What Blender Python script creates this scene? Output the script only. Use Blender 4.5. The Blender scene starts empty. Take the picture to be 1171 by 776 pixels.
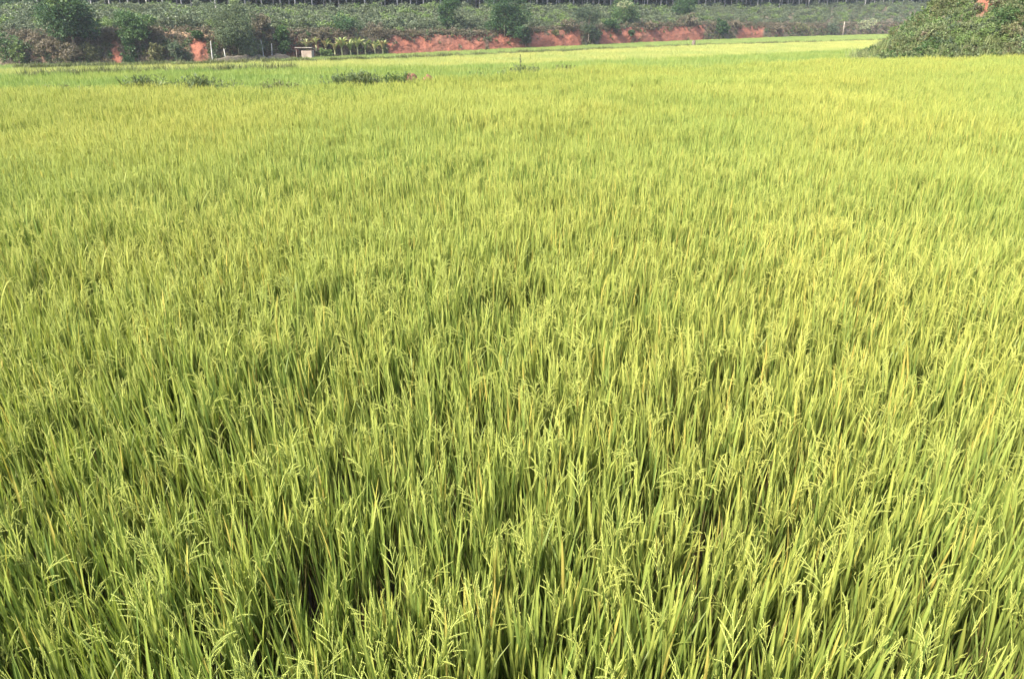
import bpy, math, random
import numpy as np
from mathutils import Vector, noise as mnoise

R = math.radians
scene = bpy.context.scene
COL = scene.collection

# ------------------------------------------------------------------ camera
PW, PH, FPX = 1171.0, 776.0, 860.0
YH = 15.0                                    # pixel row of the horizon in the photograph
PITCH = math.atan((PH / 2 - YH) / FPX)
CP, SP = math.cos(PITCH), math.sin(PITCH)
ZC = 2.85                                    # eye height above the near paddy's mud
cam_d = bpy.data.cameras.new('camera')
cam = bpy.data.objects.new('camera', cam_d)
COL.objects.link(cam)
cam.location = (0, 0, ZC)
cam.rotation_euler = (math.pi / 2 - PITCH, 0, 0)
cam_d.sensor_fit = 'HORIZONTAL'
cam_d.sensor_width = 36.0
cam_d.lens = 36.0 * FPX / PW
cam_d.clip_start = 0.05
cam_d.clip_end = 3000.0
scene.camera = cam

# ------------------------------------------------------------------ sky, sun, exposure
SUN_EL, SUN_AZ = R(43), R(224)               # azimuth clockwise from +Y: behind the camera, to the left
w = bpy.data.worlds.new('World')
scene.world = w
w.use_nodes = True
nt = w.node_tree
bg = nt.nodes['Background']
sky = nt.nodes.new('ShaderNodeTexSky')
sky.sky_type = 'NISHITA'
sky.sun_disc = False
sky.sun_elevation = SUN_EL
sky.sun_rotation = SUN_AZ
sky.air_density = 1.0
sky.dust_density = 3.0
nt.links.new(sky.outputs[0], bg.inputs['Color'])
bg.inputs['Strength'].default_value = 0.15
sl = bpy.data.lights.new('sun', 'SUN')
sl.energy = 3.7
sl.angle = R(2.5)
sl.color = (1.0, 0.93, 0.80)
so = bpy.data.objects.new('sun', sl)
COL.objects.link(so)
to_sun = Vector((math.sin(SUN_AZ) * math.cos(SUN_EL), math.cos(SUN_AZ) * math.cos(SUN_EL), math.sin(SUN_EL)))
so.rotation_euler = to_sun.to_track_quat('Z', 'Y').to_euler()
scene.view_settings.view_transform = 'Standard'
scene.view_settings.look = 'None'
scene.view_settings.gamma = 1.0
scene.view_settings.use_curve_mapping = False
scene.view_settings.exposure = 1.53
HAZE = .00034
scene.cycles.max_bounces = 8
scene.cycles.diffuse_bounces = 3
scene.cycles.glossy_bounces = 2
scene.cycles.transmission_bounces = 4
scene.cycles.transparent_max_bounces = 4
scene.cycles.volume_bounces = 0

# ------------------------------------------------------------------ view geometry (for placing things at real distances)
def ray(px, py):
    a, b = (px - PW / 2) / FPX, (PH / 2 - py) / FPX
    return a, b * SP + CP, b * CP - SP
def u_of(px, py=50): x, y, z = ray(px, py); return x / y
def depth_at(px, py, D):                     # Y where the ray is D metres below the eye
    x, y, z = ray(px, py); return D * y / -z
def z_at(px, py, Y):
    x, y, z = ray(px, py); return ZC + Y * z / y
def px_of_u(u): return PW / 2 + u * FPX / CP  # near the horizon

def table(pts, D):
    us = [u_of(x, y) for x, y in pts]; ds = [depth_at(x, y, D) for x, y in pts]
    return np.array(us), np.array(ds)
H1 = 1.90                                    # eye above the near canopy
tA = table([(0, 100), (145, 97.5), (240, 95.5), (430, 91), (500, 87), (600, 81), (700, 75), (800, 72), (900, 69), (1000, 65), (1171, 63)], H1)
D1, D2, D3 = 2.9, 4.2, 5.6                   # eye above the canopies of the three lower paddies
tC1 = table([(0, 84), (200, 78), (450, 73), (640, 69.5), (800, 63), (900, 59), (985, 55), (1171, 51)], D1)
tC2 = table([(0, 77), (100, 74.5), (230, 72), (350, 68.5), (450, 66), (540, 62), (660, 57), (800, 51), (900, 48.5), (985, 46), (1171, 43)], D2)
tF = table([(0, 72), (100, 71), (230, 69), (350, 64), (450, 60), (540, 56), (660, 51), (800, 45), (985, 39), (1171, 36)], D3)
tT_px = [(0, 36), (120, 34), (185, 31), (240, 32), (450, 35), (555, 34), (660, 29), (808, 25), (900, 27), (985, 26), (1171, 24)]
tW_px = [(0, 14), (60, 11), (200, 12), (300, 13), (400, 11), (500, 9), (620, 9), (770, 9), (930, 6.5), (1050, 4), (1171, 2)]
def I(t, u): return np.interp(u, t[0], t[1])
def foot(u): return I(tF, u)
BANK, SLOPE = 4.2, 34.0
def prof(u):
    """the ground's height profile along one line of sight: list of (Y, z, zone)"""
    a, c1, c2, f = I(tA, u), I(tC1, u), I(tC2, u), I(tF, u)
    g1, g2, g3 = ZC - D1 - .85, ZC - D2 - .85, ZC - D3 - .8
    px = px_of_u(u)
    tt = np.interp(px, [p[0] for p in tT_px], [p[1] for p in tT_px])
    tw = np.interp(px, [p[0] for p in tW_px], [p[1] for p in tW_px])
    zt = z_at(PW / 2, tt, f + BANK) - .5
    zw = z_at(PW / 2, tw, f + BANK + SLOPE) - .3
    P1 = a + 6.0
    P2 = c1 + (c2 - c1) * .25 if c2 > c1 + 4 else c1 + 1
    P2 = max(P2, c1 + 4)
    c2 = max(c2, P2 + 3)
    P3 = c2 + 8
    f = max(f, P3 + 3)
    return [(-30, 0.0, 0), (a + .4, 0.0, 0), (a + .6, .12, 1), (a + 1.0, .12, 1), (P1, g1, 0), (c1 + .3, g1, 0), (c1 + .5, g1 + .15, 1), (c1 + 1.1, g1 + .15, 1),
            (P2, g2, 0), (c2 + .3, g2, 0), (c2 + .6, g2 + .5, 1), (c2 + 1.6, g2 + .5, 1), (P3, g3, 0), (f, g3, 0), (f + .6, g3 + .5, 2),
            (f + BANK * .35, g3 + (zt - g3) * .52, 2), (f + BANK * .75, g3 + (zt - g3) * .92, 2), (f + BANK, zt, 3), (f + BANK + SLOPE, zw, 3),
            (f + BANK + SLOPE + 60, zw + 1.6, 4), (f + BANK + SLOPE + 400, zw + 14, 4)]
_pc = {}
def ter(u, Y):
    k = round(u * 400)
    if k not in _pc:
        p = prof(k / 400); _pc[k] = ([q[0] for q in p], [q[1] for q in p])
    return float(np.interp(Y, *_pc[k]))
def ground_pt(px, Y): u = u_of(px); return Vector((u * Y, Y, ter(u, Y)))

# ------------------------------------------------------------------ mesh helpers
rng = np.random.default_rng(7)
random.seed(7)

class MB:
    """collects verts, faces and a base colour per vertex"""
    def __init__(s): s.v, s.f, s.c, s.m = [], [], [], []
    def add(s, verts, faces, col, mat=0):
        o = len(s.v)
        s.v.extend(map(tuple, verts))
        if len(col) == 3 and not hasattr(col[0], '__len__'): s.c.extend([tuple(col)] * len(verts))
        else: s.c.extend(map(tuple, col))
        s.f.extend([tuple(i + o for i in f) for f in faces]); s.m.extend([mat] * len(faces))
    def mesh(s, name, mats, smooth=True):
        me = bpy.data.meshes.new(name)
        me.from_pydata(s.v, [], s.f)
        ca = me.color_attributes.new('col', 'FLOAT_COLOR', 'POINT')
        a = np.ones((len(s.v), 4), np.float32); a[:, :3] = np.array(s.c, np.float32)
        ca.data.foreach_set('color', a.ravel())
        for m in (mats if isinstance(mats, (list, tuple)) else [mats]): me.materials.append(m)
        me.polygons.foreach_set('material_index', np.array(s.m, np.int32))
        me.polygons.foreach_set('use_smooth', np.full(len(s.f), smooth))
        me.update()
        return me
    def build(s, name, mats, parent=None, smooth=True, link=True):
        o = bpy.data.objects.new(name, s.mesh(name, mats, smooth))
        if link: COL.objects.link(o)
        if parent: o.parent = parent
        return o

def tube(mb, pts, radii, col, n=6, mat=0, cap=True):
    pts = [Vector(p) for p in pts]; vs = []; fs = []
    for i, p in enumerate(pts):
        d = (pts[min(i + 1, len(pts) - 1)] - pts[max(i - 1, 0)]).normalized()
        x = d.cross(Vector((0.3, 1, 0.1))).normalized(); y = d.cross(x)
        for k in range(n):
            t = 2 * math.pi * k / n
            vs.append(p + (x * math.cos(t) + y * math.sin(t)) * radii[i])
    for i in range(len(pts) - 1):
        for k in range(n):
            a, b = i * n + k, i * n + (k + 1) % n
            fs.append((a, b, b + n, a + n))
    if cap: fs.append(tuple(range((len(pts) - 1) * n, len(pts) * n)))
    mb.add(vs, fs, col, mat)

def box(mb, c, s, col, mat=0, rot=0):
    cx, cy, cz = c; hx, hy, hz = s[0] / 2, s[1] / 2, s[2] / 2
    vs = []
    for dx, dy, dz in ((-1,-1,-1),(1,-1,-1),(1,1,-1),(-1,1,-1),(-1,-1,1),(1,-1,1),(1,1,1),(-1,1,1)):
        x, y = dx * hx, dy * hy
        vs.append((cx + x * math.cos(rot) - y * math.sin(rot), cy + x * math.sin(rot) + y * math.cos(rot), cz + dz * hz))
    mb.add(vs, [(0,3,2,1),(4,5,6,7),(0,1,5,4),(1,2,6,5),(2,3,7,6),(3,0,4,7)], col, mat)

# ------------------------------------------------------------------ materials
def leaf_mat(name, trans=.35, rough=.5, spec=.3, patch=0.0, pscale=.12, ttint=(1.0, 1.05, .55)):
    m = bpy.data.materials.new(name); m.use_nodes = True
    n, l = m.node_tree.nodes, m.node_tree.links
    b = n['Principled BSDF']; out = n['Material Output']
    at = n.new('ShaderNodeAttribute'); at.attribute_name = 'col'
    src = at.outputs['Color']
    geo = n.new('ShaderNodeNewGeometry')
    if patch > 0:
        nz = n.new('ShaderNodeTexNoise'); nz.inputs['Scale'].default_value = pscale; nz.inputs['Detail'].default_value = 5; nz.inputs['Roughness'].default_value = .6
        l.new(geo.outputs['Position'], nz.inputs['Vector'])
        cr = n.new('ShaderNodeValToRGB')
        cr.color_ramp.elements[0].position = .36; cr.color_ramp.elements[0].color = (1 - patch * .9, 1 - patch * .35, 1 - patch * .5, 1)
        cr.color_ramp.elements[1].position = .64; cr.color_ramp.elements[1].color = (1 + patch * .35, 1 + patch * .2, 1, 1)
        l.new(nz.outputs['Fac'], cr.inputs['Fac'])
        mx = n.new('ShaderNodeMix'); mx.data_type = 'RGBA'; mx.blend_type = 'MULTIPLY'; mx.inputs['Factor'].default_value = 1
        l.new(src, mx.inputs['A']); l.new(cr.outputs['Color'], mx.inputs['B']); src = mx.outputs['Result']
    l.new(src, b.inputs['Base Color'])
    b.inputs['Roughness'].default_value = rough
    b.inputs['Specular IOR Level'].default_value = spec
    if trans > 0:
        tr = n.new('ShaderNodeBsdfTranslucent')
        tm = n.new('ShaderNodeMix'); tm.data_type = 'RGBA'; tm.blend_type = 'MULTIPLY'; tm.inputs['Factor'].default_value = 1
        l.new(src, tm.inputs['A']); tm.inputs['B'].default_value = (*ttint, 1)
        l.new(tm.outputs['Result'], tr.inputs['Color'])
        ms = n.new('ShaderNodeMixShader'); ms.inputs['Fac'].default_value = trans
        l.new(b.outputs[0], ms.inputs[1]); l.new(tr.outputs[0], ms.inputs[2])
        l.new(ms.outputs[0], out.inputs['Surface'])
    return m
M_rice = leaf_mat('rice_leaf', .36, .45, .35, .22, .2)
M_grain = leaf_mat('rice_grain', .2, .6, .2, .25, .16)
M_leaf = leaf_mat('tree_leaf', .25, .5, .3, .15, .4)
M_dry = leaf_mat('dry_leaf', .15, .8, .1, .25, .3)

def bark_mat(name, c1, c2, scale=3, rough=.9, bump=.4, zs=.3):
    m = bpy.data.materials.new(name); m.use_nodes = True
    n, l = m.node_tree.nodes, m.node_tree.links; b = n['Principled BSDF']
    tc = n.new('ShaderNodeTexCoord'); mp = n.new('ShaderNodeMapping'); mp.inputs['Scale'].default_value = (1, 1, zs)
    oi = n.new('ShaderNodeObjectInfo')
    l.new(tc.outputs['Object'], mp.inputs['Vector'])
    ad = n.new('ShaderNodeVectorMath'); ad.operation = 'ADD'
    l.new(oi.outputs['Location'], mp.inputs['Location'])
    nz = n.new('ShaderNodeTexNoise'); nz.inputs['Scale'].default_value = scale; nz.inputs['Detail'].default_value = 6
    l.new(mp.outputs[0], nz.inputs['Vector'])
    cr = n.new('ShaderNodeValToRGB'); cr.color_ramp.elements[0].position = .35; cr.color_ramp.elements[0].color = (*c1, 1)
    cr.color_ramp.elements[1].position = .65; cr.color_ramp.elements[1].color = (*c2, 1)
    l.new(nz.outputs['Fac'], cr.inputs['Fac']); l.new(cr.outputs[0], b.inputs['Base Color'])
    bp = n.new('ShaderNodeBump'); bp.inputs['Strength'].default_value = bump; bp.inputs['Distance'].default_value = .03
    l.new(nz.outputs['Fac'], bp.inputs['Height']); l.new(bp.outputs[0], b.inputs['Normal'])
    b.inputs['Roughness'].default_value = rough
    return m
M_bark = bark_mat('bark', (.09, .07, .05), (.22, .18, .14))
M_rubber = bark_mat('rubber_bark', (.13, .125, .12), (.48, .47, .44), 2.2)
M_wood = bark_mat('weathered_wood', (.16, .13, .10), (.36, .32, .26), 4)
M_wall = bark_mat('pale_mud_wall', (.25, .195, .155), (.38, .31, .255), 1.5, .9, .3, 1)
M_tin = bark_mat('roof_sheet', (.20, .18, .15), (.34, .31, .27), 1.2, .6, .2, 1)
M_soil = bark_mat('red_soil', (.10, .045, .03), (.19, .085, .055), 2.5, .95, .8, 1)

# ground: base colour per vertex, broken up by noise; paddy mud is wet
def ground_mat():
    m = bpy.data.materials.new('ground_soil'); m.use_nodes = True
    n, l = m.node_tree.nodes, m.node_tree.links; b = n['Principled BSDF']
    at = n.new('ShaderNodeAttribute'); at.attribute_name = 'col'
    geo = n.new('ShaderNodeNewGeometry')
    def nz(sc, det=6, vec=None):
        t = n.new('ShaderNodeTexNoise'); t.inputs['Scale'].default_value = sc; t.inputs['Detail'].default_value = det; t.inputs['Roughness'].default_value = .65
        l.new(geo.outputs['Position'], t.inputs['Vector']); return t
    a1, a2 = nz(.55), nz(4.0)
    ad = n.new('ShaderNodeMath'); ad.operation = 'ADD'; l.new(a1.outputs['Fac'], ad.inputs[0]); l.new(a2.outputs['Fac'], ad.inputs[1])
    mr = n.new('ShaderNodeMapRange'); mr.inputs['From Min'].default_value = .75; mr.inputs['From Max'].default_value = 1.25
    mr.inputs['To Min'].default_value = .62; mr.inputs['To Max'].default_value = 1.3; l.new(ad.outputs[0], mr.inputs['Value'])
    vm = n.new('ShaderNodeVectorMath'); vm.operation = 'SCALE'; l.new(at.outputs['Color'], vm.inputs[0]); l.new(mr.outputs[0], vm.inputs['Scale'])
    l.new(vm.outputs[0], b.inputs['Base Color'])
    bp = n.new('ShaderNodeBump'); bp.inputs['Strength'].default_value = .8; bp.inputs['Distance'].default_value = .15
    l.new(ad.outputs[0], bp.inputs['Height']); l.new(bp.outputs[0], b.inputs['Normal'])
    b.inputs['Roughness'].default_value = .93
    return m
M_ground = ground_mat()

def water_mat():
    m = bpy.data.materials.new('paddy_water'); m.use_nodes = True
    n, l = m.node_tree.nodes, m.node_tree.links; b = n['Principled BSDF']
    geo = n.new('ShaderNodeNewGeometry')
    t = n.new('ShaderNodeTexNoise'); t.inputs['Scale'].default_value = 5; t.inputs['Detail'].default_value = 4; l.new(geo.outputs['Position'], t.inputs['Vector'])
    cr = n.new('ShaderNodeValToRGB'); cr.color_ramp.elements[0].color = (.035, .026, .016, 1); cr.color_ramp.elements[1].color = (.09, .07, .045, 1)
    l.new(t.outputs['Fac'], cr.inputs['Fac']); l.new(cr.outputs[0], b.inputs['Base Color'])
    mr = n.new('ShaderNodeMapRange'); mr.inputs['From Min'].default_value = .45; mr.inputs['From Max'].default_value = .6
    mr.inputs['To Min'].default_value = .06; mr.inputs['To Max'].default_value = .7
    l.new(t.outputs['Fac'], mr.inputs['Value']); l.new(mr.outputs[0], b.inputs['Roughness'])
    return m
M_water = water_mat()

def tag(o, label=None, cat=None, group=None, kind=None):
    if label: o['label'] = label
    if cat: o['category'] = cat
    if group: o['group'] = group
    if kind: o['kind'] = kind
    return o
def empty(name, loc, rz=0):
    o = bpy.data.objects.new(name, None); COL.objects.link(o); o.location = loc; o.rotation_euler = (0, 0, rz); o.empty_display_size = .3
    return o

# ------------------------------------------------------------------ terrain
RED = (.245, .088, .052); LEDGE = (.25, .165, .095); MUD = (.07, .05, .033); BUND = (.13, .12, .055); DRY = (.115, .092, .058); LITTER = (.085, .06, .04); SLP = (.10, .085, .05)
BARE = [(116, 131, .9), (210, 233, 1), (320, 341, .8), (345, 372, .5), (437, 557, 1), (556, 607, 1), (605, 668, 1), (686, 727, 1), (724, 810, 1), (843, 878, 1), (885, 900, .4)]
def bare(px):
    v = 0
    for a, b, s in BARE:
        v = max(v, s * max(0, min(1, (px - a) / 4, (b - px) / 4)))
    return v
def n3(x, y, z=0): return mnoise.fractal(Vector((x, y, z)), 1.0, 2.0, 4)
def make_terrain():
    us = np.concatenate([np.linspace(-1.7, -.72, 40, endpoint=False), np.linspace(-.72, .72, 900), np.linspace(.72, 1.7, 41)[1:]])
    ZC_ = {0: MUD, 1: BUND, 2: RED, 3: SLP, 4: LITTER}
    sub = [10, 1, 1, 3, 4, 1, 1, 3, 4, 1, 1, 3, 4, 3, 10, 8, 3, 10, 6, 4]
    V, C, nrow = [], [], None
    for u in us:
        p = prof(u); px = px_of_u(u); rows = []
        for i in range(len(p) - 1):
            for k in range(sub[i]):
                t = k / sub[i]
                Y = p[i][0] * (1 - t) + p[i + 1][0] * t; z = p[i][1] * (1 - t) + p[i + 1][1] * t
                zone = p[i][2] if k == 0 or p[i][2] == p[i + 1][2] else max(p[i][2], p[i + 1][2])
                rows.append((Y, z, zone))
        rows.append(p[-1])
        for Y, z, zone in rows:
            X = u * max(Y, 9.0)
            c = ZC_[zone]
            if zone == 2:
                k = (Y - foot(u)) / BANK
                d = n3(X * .2, 3.1, z * .2) * .5 + n3(X * .9, 7.7, z * .9) * .2 + n3(X * 3.1, 2.7, z * 3.2) * .2
                Y2 = Y + d * min(1, k * 3); z += n3(X * .5, Y * .5, 5) * .25
                X += Y2 * u - Y * u if Y > 9 else 0; Y = Y2
                bb = bare(px) * (1 if k < .8 else .5)
                bb = max(0, min(1, bb + n3(X * .3, z * .5, 2) * .5))
                if k > .62 and 178 < px < 246: bb = 2
                c = LEDGE if bb > 1.5 else tuple(RED[j] * bb + DRY[j] * (1 - bb) for j in range(3))
            elif zone in (3, 4):
                z += n3(X * .12, Y * .12, 9) * .35
                if zone == 3 and 182 < px < 244 and Y < foot(u) + BANK + 3: c = LEDGE
                elif zone == 3 and Y < foot(u) + BANK + 2: c = DRY
            V.append((X, Y, z)); C.append(c)
        nrow = len(rows)
    F = []
    for i in range(len(us) - 1):
        for j in range(nrow - 1):
            a = i * nrow + j
            F.append((a, a + nrow, a + nrow + 1, a + 1))
    mb = MB(); mb.add(V, F, C)
    o = mb.build('terrain', M_ground); tag(o, kind='structure')
make_terrain()
mb = MB(); S = 560
mb.add([(-S, -S + 150, -9), (S, -S + 150, -9), (S, S + 150, -9), (-S, S + 150, -9)], [(0, 1, 2, 3)], (.12, .10, .06))
tag(mb.build('ground', M_ground), kind='structure')

# water standing in the near paddy, 4 cm over the mud
mb = MB(); us = np.linspace(-1.2, 1.2, 50); vs = []
for u in us: vs += [(u * 9, -1.0, .04), (u * 9, 9, .04), (u * float(I(tA, u)), float(I(tA, u)), .04)]
mb.add(vs, [f for i in range(49) for f in ((i * 3, i * 3 + 3, i * 3 + 4, i * 3 + 1), (i * 3 + 1, i * 3 + 4, i * 3 + 5, i * 3 + 2))], MUD)
tag(mb.build('paddy_water', M_water), kind='structure')

# ------------------------------------------------------------------ haze
mb = MB(); box(mb, (0, 150, 8.5), (1500, 1500, 37), (1, 1, 1))
hm = bpy.data.materials.new('haze'); hm.use_nodes = True
hm.node_tree.nodes.remove(hm.node_tree.nodes['Principled BSDF'])
pv_ = hm.node_tree.nodes.new('ShaderNodeVolumePrincipled'); pv_.inputs['Color'].default_value = (.86, .90, 1, 1)
pv_.inputs['Density'].default_value = HAZE; pv_.inputs['Anisotropy'].default_value = .3
hm.node_tree.links.new(pv_.outputs[0], hm.node_tree.nodes['Material Output'].inputs['Volume'])
if HAZE > 0: tag(mb.build('haze', hm, None, False), kind='stuff')

# ------------------------------------------------------------------ scatter: geometry-node instances, for stuff only
def scatter(name, pts, rot, scl, idx, variants, kind='stuff'):
    c = bpy.data.collections.new(name + '_kinds')
    for o in variants: c.objects.link(o)
    me = bpy.data.meshes.new(name); n = len(pts)
    me.vertices.add(n); me.vertices.foreach_set('co', np.asarray(pts, np.float32).ravel())
    a = me.attributes.new('rot', 'FLOAT_VECTOR', 'POINT'); a.data.foreach_set('vector', np.asarray(rot, np.float32).ravel())
    a = me.attributes.new('scl', 'FLOAT_VECTOR', 'POINT'); a.data.foreach_set('vector', np.asarray(scl, np.float32).ravel())
    a = me.attributes.new('idx', 'INT', 'POINT'); a.data.foreach_set('value', np.asarray(idx, np.int32))
    o = bpy.data.objects.new(name, me); COL.objects.link(o)
    g = bpy.data.node_groups.new(name + '_scatter', 'GeometryNodeTree')
    g.interface.new_socket('Geometry', in_out='INPUT', socket_type='NodeSocketGeometry')
    g.interface.new_socket('Geometry', in_out='OUTPUT', socket_type='NodeSocketGeometry')
    N, L = g.nodes, g.links
    gi, go = N.new('NodeGroupInput'), N.new('NodeGroupOutput')
    ip = N.new('GeometryNodeInstanceOnPoints'); ci = N.new('GeometryNodeCollectionInfo')
    ci.inputs['Collection'].default_value = c; ci.inputs['Separate Children'].default_value = True; ci.inputs['Reset Children'].default_value = True
    def na(t, nm): x = N.new('GeometryNodeInputNamedAttribute'); x.data_type = t; x.inputs['Name'].default_value = nm; return x
    er = N.new('FunctionNodeEulerToRotation')
    L.new(na('FLOAT_VECTOR', 'rot').outputs['Attribute'], er.inputs[0]); L.new(er.outputs[0], ip.inputs['Rotation'])
    L.new(na('FLOAT_VECTOR', 'scl').outputs['Attribute'], ip.inputs['Scale'])
    L.new(na('INT', 'idx').outputs['Attribute'], ip.inputs['Instance Index'])
    ip.inputs['Pick Instance'].default_value = True
    L.new(gi.outputs[0], ip.inputs['Points']); L.new(ci.outputs[0], ip.inputs['Instance']); L.new(ip.outputs[0], go.inputs[0])
    md = o.modifiers.new('scatter', 'NODES'); md.node_group = g
    if kind: o['kind'] = kind
    return o

# ------------------------------------------------------------------ rice
def lerp(a, b, t): return tuple(a[i] * (1 - t) + b[i] * t for i in range(3))
G_DEEP, G_MID, G_YEL = (.052, .118, .024), (.148, .226, .043), (.39, .39, .09)
TAN, BROWN, GRAIN = (.36, .27, .12), (.19, .115, .06), (.48, .50, .13)
WP = ([0, .12, .4, .75, 1], [.5, .85, 1, .68, .02])
def leaf(mb, p0, az, th0, L, W, droop, col, tipcol=None, nseg=6, twist=0., fold=.28):
    p = np.array(p0, float); vs = []; cs = []
    h = np.array([math.cos(az), math.sin(az), 0]); s0 = np.array([-math.sin(az), math.cos(az), 0])
    for i in range(nseg + 1):
        t = i / nseg; th = th0 + droop * t * t
        d = h * math.sin(th) + np.array([0, 0, math.cos(th)])
        nrm = np.cross(s0, d); a = twist * t
        s = s0 * math.cos(a) + nrm * math.sin(a); nn = nrm * math.cos(a) - s0 * math.sin(a)
        w = W * .5 * np.interp(t, *WP)
        vs += [p - s * w - nn * w * fold, p + nn * w * fold, p + s * w - nn * w * fold]
        c = lerp(col, tipcol, t ** 1.2) if tipcol else col
        cs += [c, lerp(c, (.5, .5, .2), .12), c]
        p = p + d * (L / nseg)
    fs = []
    for i in range(nseg):
        a = i * 3; fs += [(a, a + 1, a + 4, a + 3), (a + 1, a + 2, a + 5, a + 4)]
    mb.add(vs, fs, cs, 0)
    return p
def grain(mb, p, d, L, r, col):
    d = d / np.linalg.norm(d); x = np.cross(d, [.31, .52, .79]); x /= np.linalg.norm(x); y = np.cross(d, x)
    m = p + d * L * .45
    vs = [p, m + x * r, m + y * r, m - x * r, m - y * r, p + d * L]
    mb.add(vs, [(0, 2, 1), (0, 3, 2), (0, 4, 3), (0, 1, 4), (5, 1, 2), (5, 2, 3), (5, 3, 4), (5, 4, 1)], col, 1)
def panicle(mb, p0, az, th0, rg, spread, big=1.0):
    L = rg.uniform(.17, .23); ns = 8; p = np.array(p0, float); pts = [p]; dirs = []
    h = np.array([math.cos(az), math.sin(az), 0]); nod = rg.uniform(.05, .4) + spread * rg.uniform(.6, 1.5)
    for i in range(ns):
        t = (i + .5) / ns; th = th0 + nod * t * t
        d = h * math.sin(th) + np.array([0, 0, math.cos(th)]); p = p + d * L / ns; pts.append(p); dirs.append(d)
    col = lerp(GRAIN, G_YEL, rg.uniform(0, .7))
    tube(mb, pts, [.0012] * len(pts), lerp(col, G_MID, .4), 3, 1, False)
    nb = 9; g0 = rg.uniform(0, 6.28)
    for b in range(nb + 1):
        t = .12 + .86 * b / nb; k = min(ns - 1, int(t * ns)); q = pts[k] * (1 - (t * ns - k)) + pts[k + 1] * (t * ns - k); d = dirs[k]
        x = np.cross(d, [.3, .5, .81]); x /= np.linalg.norm(x); y = np.cross(d, x); a = g0 + b * 2.4
        side = x * math.cos(a) + y * math.sin(a)
        ang = rg.uniform(.06, .15) + spread * rg.uniform(.15, .7); bl = rg.uniform(.04, .06) * (1.25 - .55 * t) * (1 + .6 * spread)
        bd = d * math.cos(ang) + side * math.sin(ang); n = max(3, int(bl / .0056)); st = q.copy()
        for g in range(n):
            bd = bd + np.array([0, 0, -.02 - .03 * spread]); bd /= np.linalg.norm(bd); st = st + bd * bl / n
            gs = np.cross(bd, [.2, .3, .93]) * (1 if g % 2 else -1)
            grain(mb, st, bd + gs * .13, .0092 * big, .0021 * big, lerp(col, GRAIN, rg.uniform(-.2, .5)))
        tube(mb, [q, st], [.0007, .0005], col, 3, 1, False)
def make_hill(seed, ntil=9, heads=.5, splay=.2):
    rg = random.Random(seed); mb = MB()
    yel = rg.uniform(0, 1)
    for t in range(ntil):
        a = rg.uniform(0, 6.28); r = .075 * math.sqrt(rg.random()); lean = rg.uniform(.0, .09) + r * .5
        p = np.array([math.cos(a) * r, math.sin(a) * r, 0]); d = np.array([math.cos(a) * math.sin(lean), math.sin(a) * math.sin(lean), math.cos(lean)])
        H = rg.uniform(.52, .70); q = p + d * H
        lc = lerp(TAN, G_MID, rg.uniform(.2, .9))
        tube(mb, [p, p + d * H * .55, q], [.0035, .003, .002], [lerp(TAN, BROWN, rg.uniform(0, .6))] * 3 + [lc] * 6, 3, 0, False)
        az = rg.uniform(0, 6.28)
        for (fr, n) in ((.35, 0), (.6, 1), (.8, 2)):
            az += math.pi + rg.uniform(-.6, .6)
            c = lerp(lerp(G_DEEP, G_MID, rg.uniform(.1, .8)), G_YEL, (n * .16 + yel * .15) * rg.random())
            if n == 0 and rg.random() < .55: c = lerp(TAN, BROWN, rg.random())
            leaf(mb, p + d * H * fr, az, rg.uniform(.05, .22), rg.uniform(.32, .46), rg.uniform(.009, .014), rg.uniform(.0, .3) if rg.random() < .9 else rg.uniform(.6, 1.4), c,
                 lerp(c, G_YEL, .35), 6, rg.uniform(-.7, .7))
        # flag leaf: upright, yellowing
        az += math.pi + rg.uniform(-.6, .6)
        c = lerp(G_MID, G_YEL, rg.uniform(.1, .8) * .52 + yel * .2)
        e_ = rg.random()
        if e_ < .16: c = lerp(G_DEEP, G_MID, rg.uniform(.2, .8))
        elif e_ > .95: c = (.46, .36, .09)
        leaf(mb, q, az, rg.uniform(.02, .17), rg.uniform(.25, .37), rg.uniform(.011, .0175), rg.uniform(.0, .18) if rg.random() < .95 else rg.uniform(.5, 1.2), c,
             lerp(c, (.50, .47, .10), rg.uniform(.1, .7)), 6, rg.uniform(-.6, .6))
        if rg.random() < heads:
            k = rg.uniform(.03, .13); e = q + d * k
            tube(mb, [q, e], [.0017, .0014], lc, 3, 0, False)
            panicle(mb, e, rg.uniform(0, 6.28), rg.uniform(.03, .25), rg, (0.0 if rg.random() > splay else rg.uniform(.4, 1.0)))
    me = mb.mesh('rice_hill', [M_rice, M_grain])
    return bpy.data.objects.new('rice_hill', me)
hills = [make_hill(100 + i, 10 + i % 3, .36, .15) for i in range(9)] + [make_hill(200 + i, 10 + i % 3, .64, .45) for i in range(9)]

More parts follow.
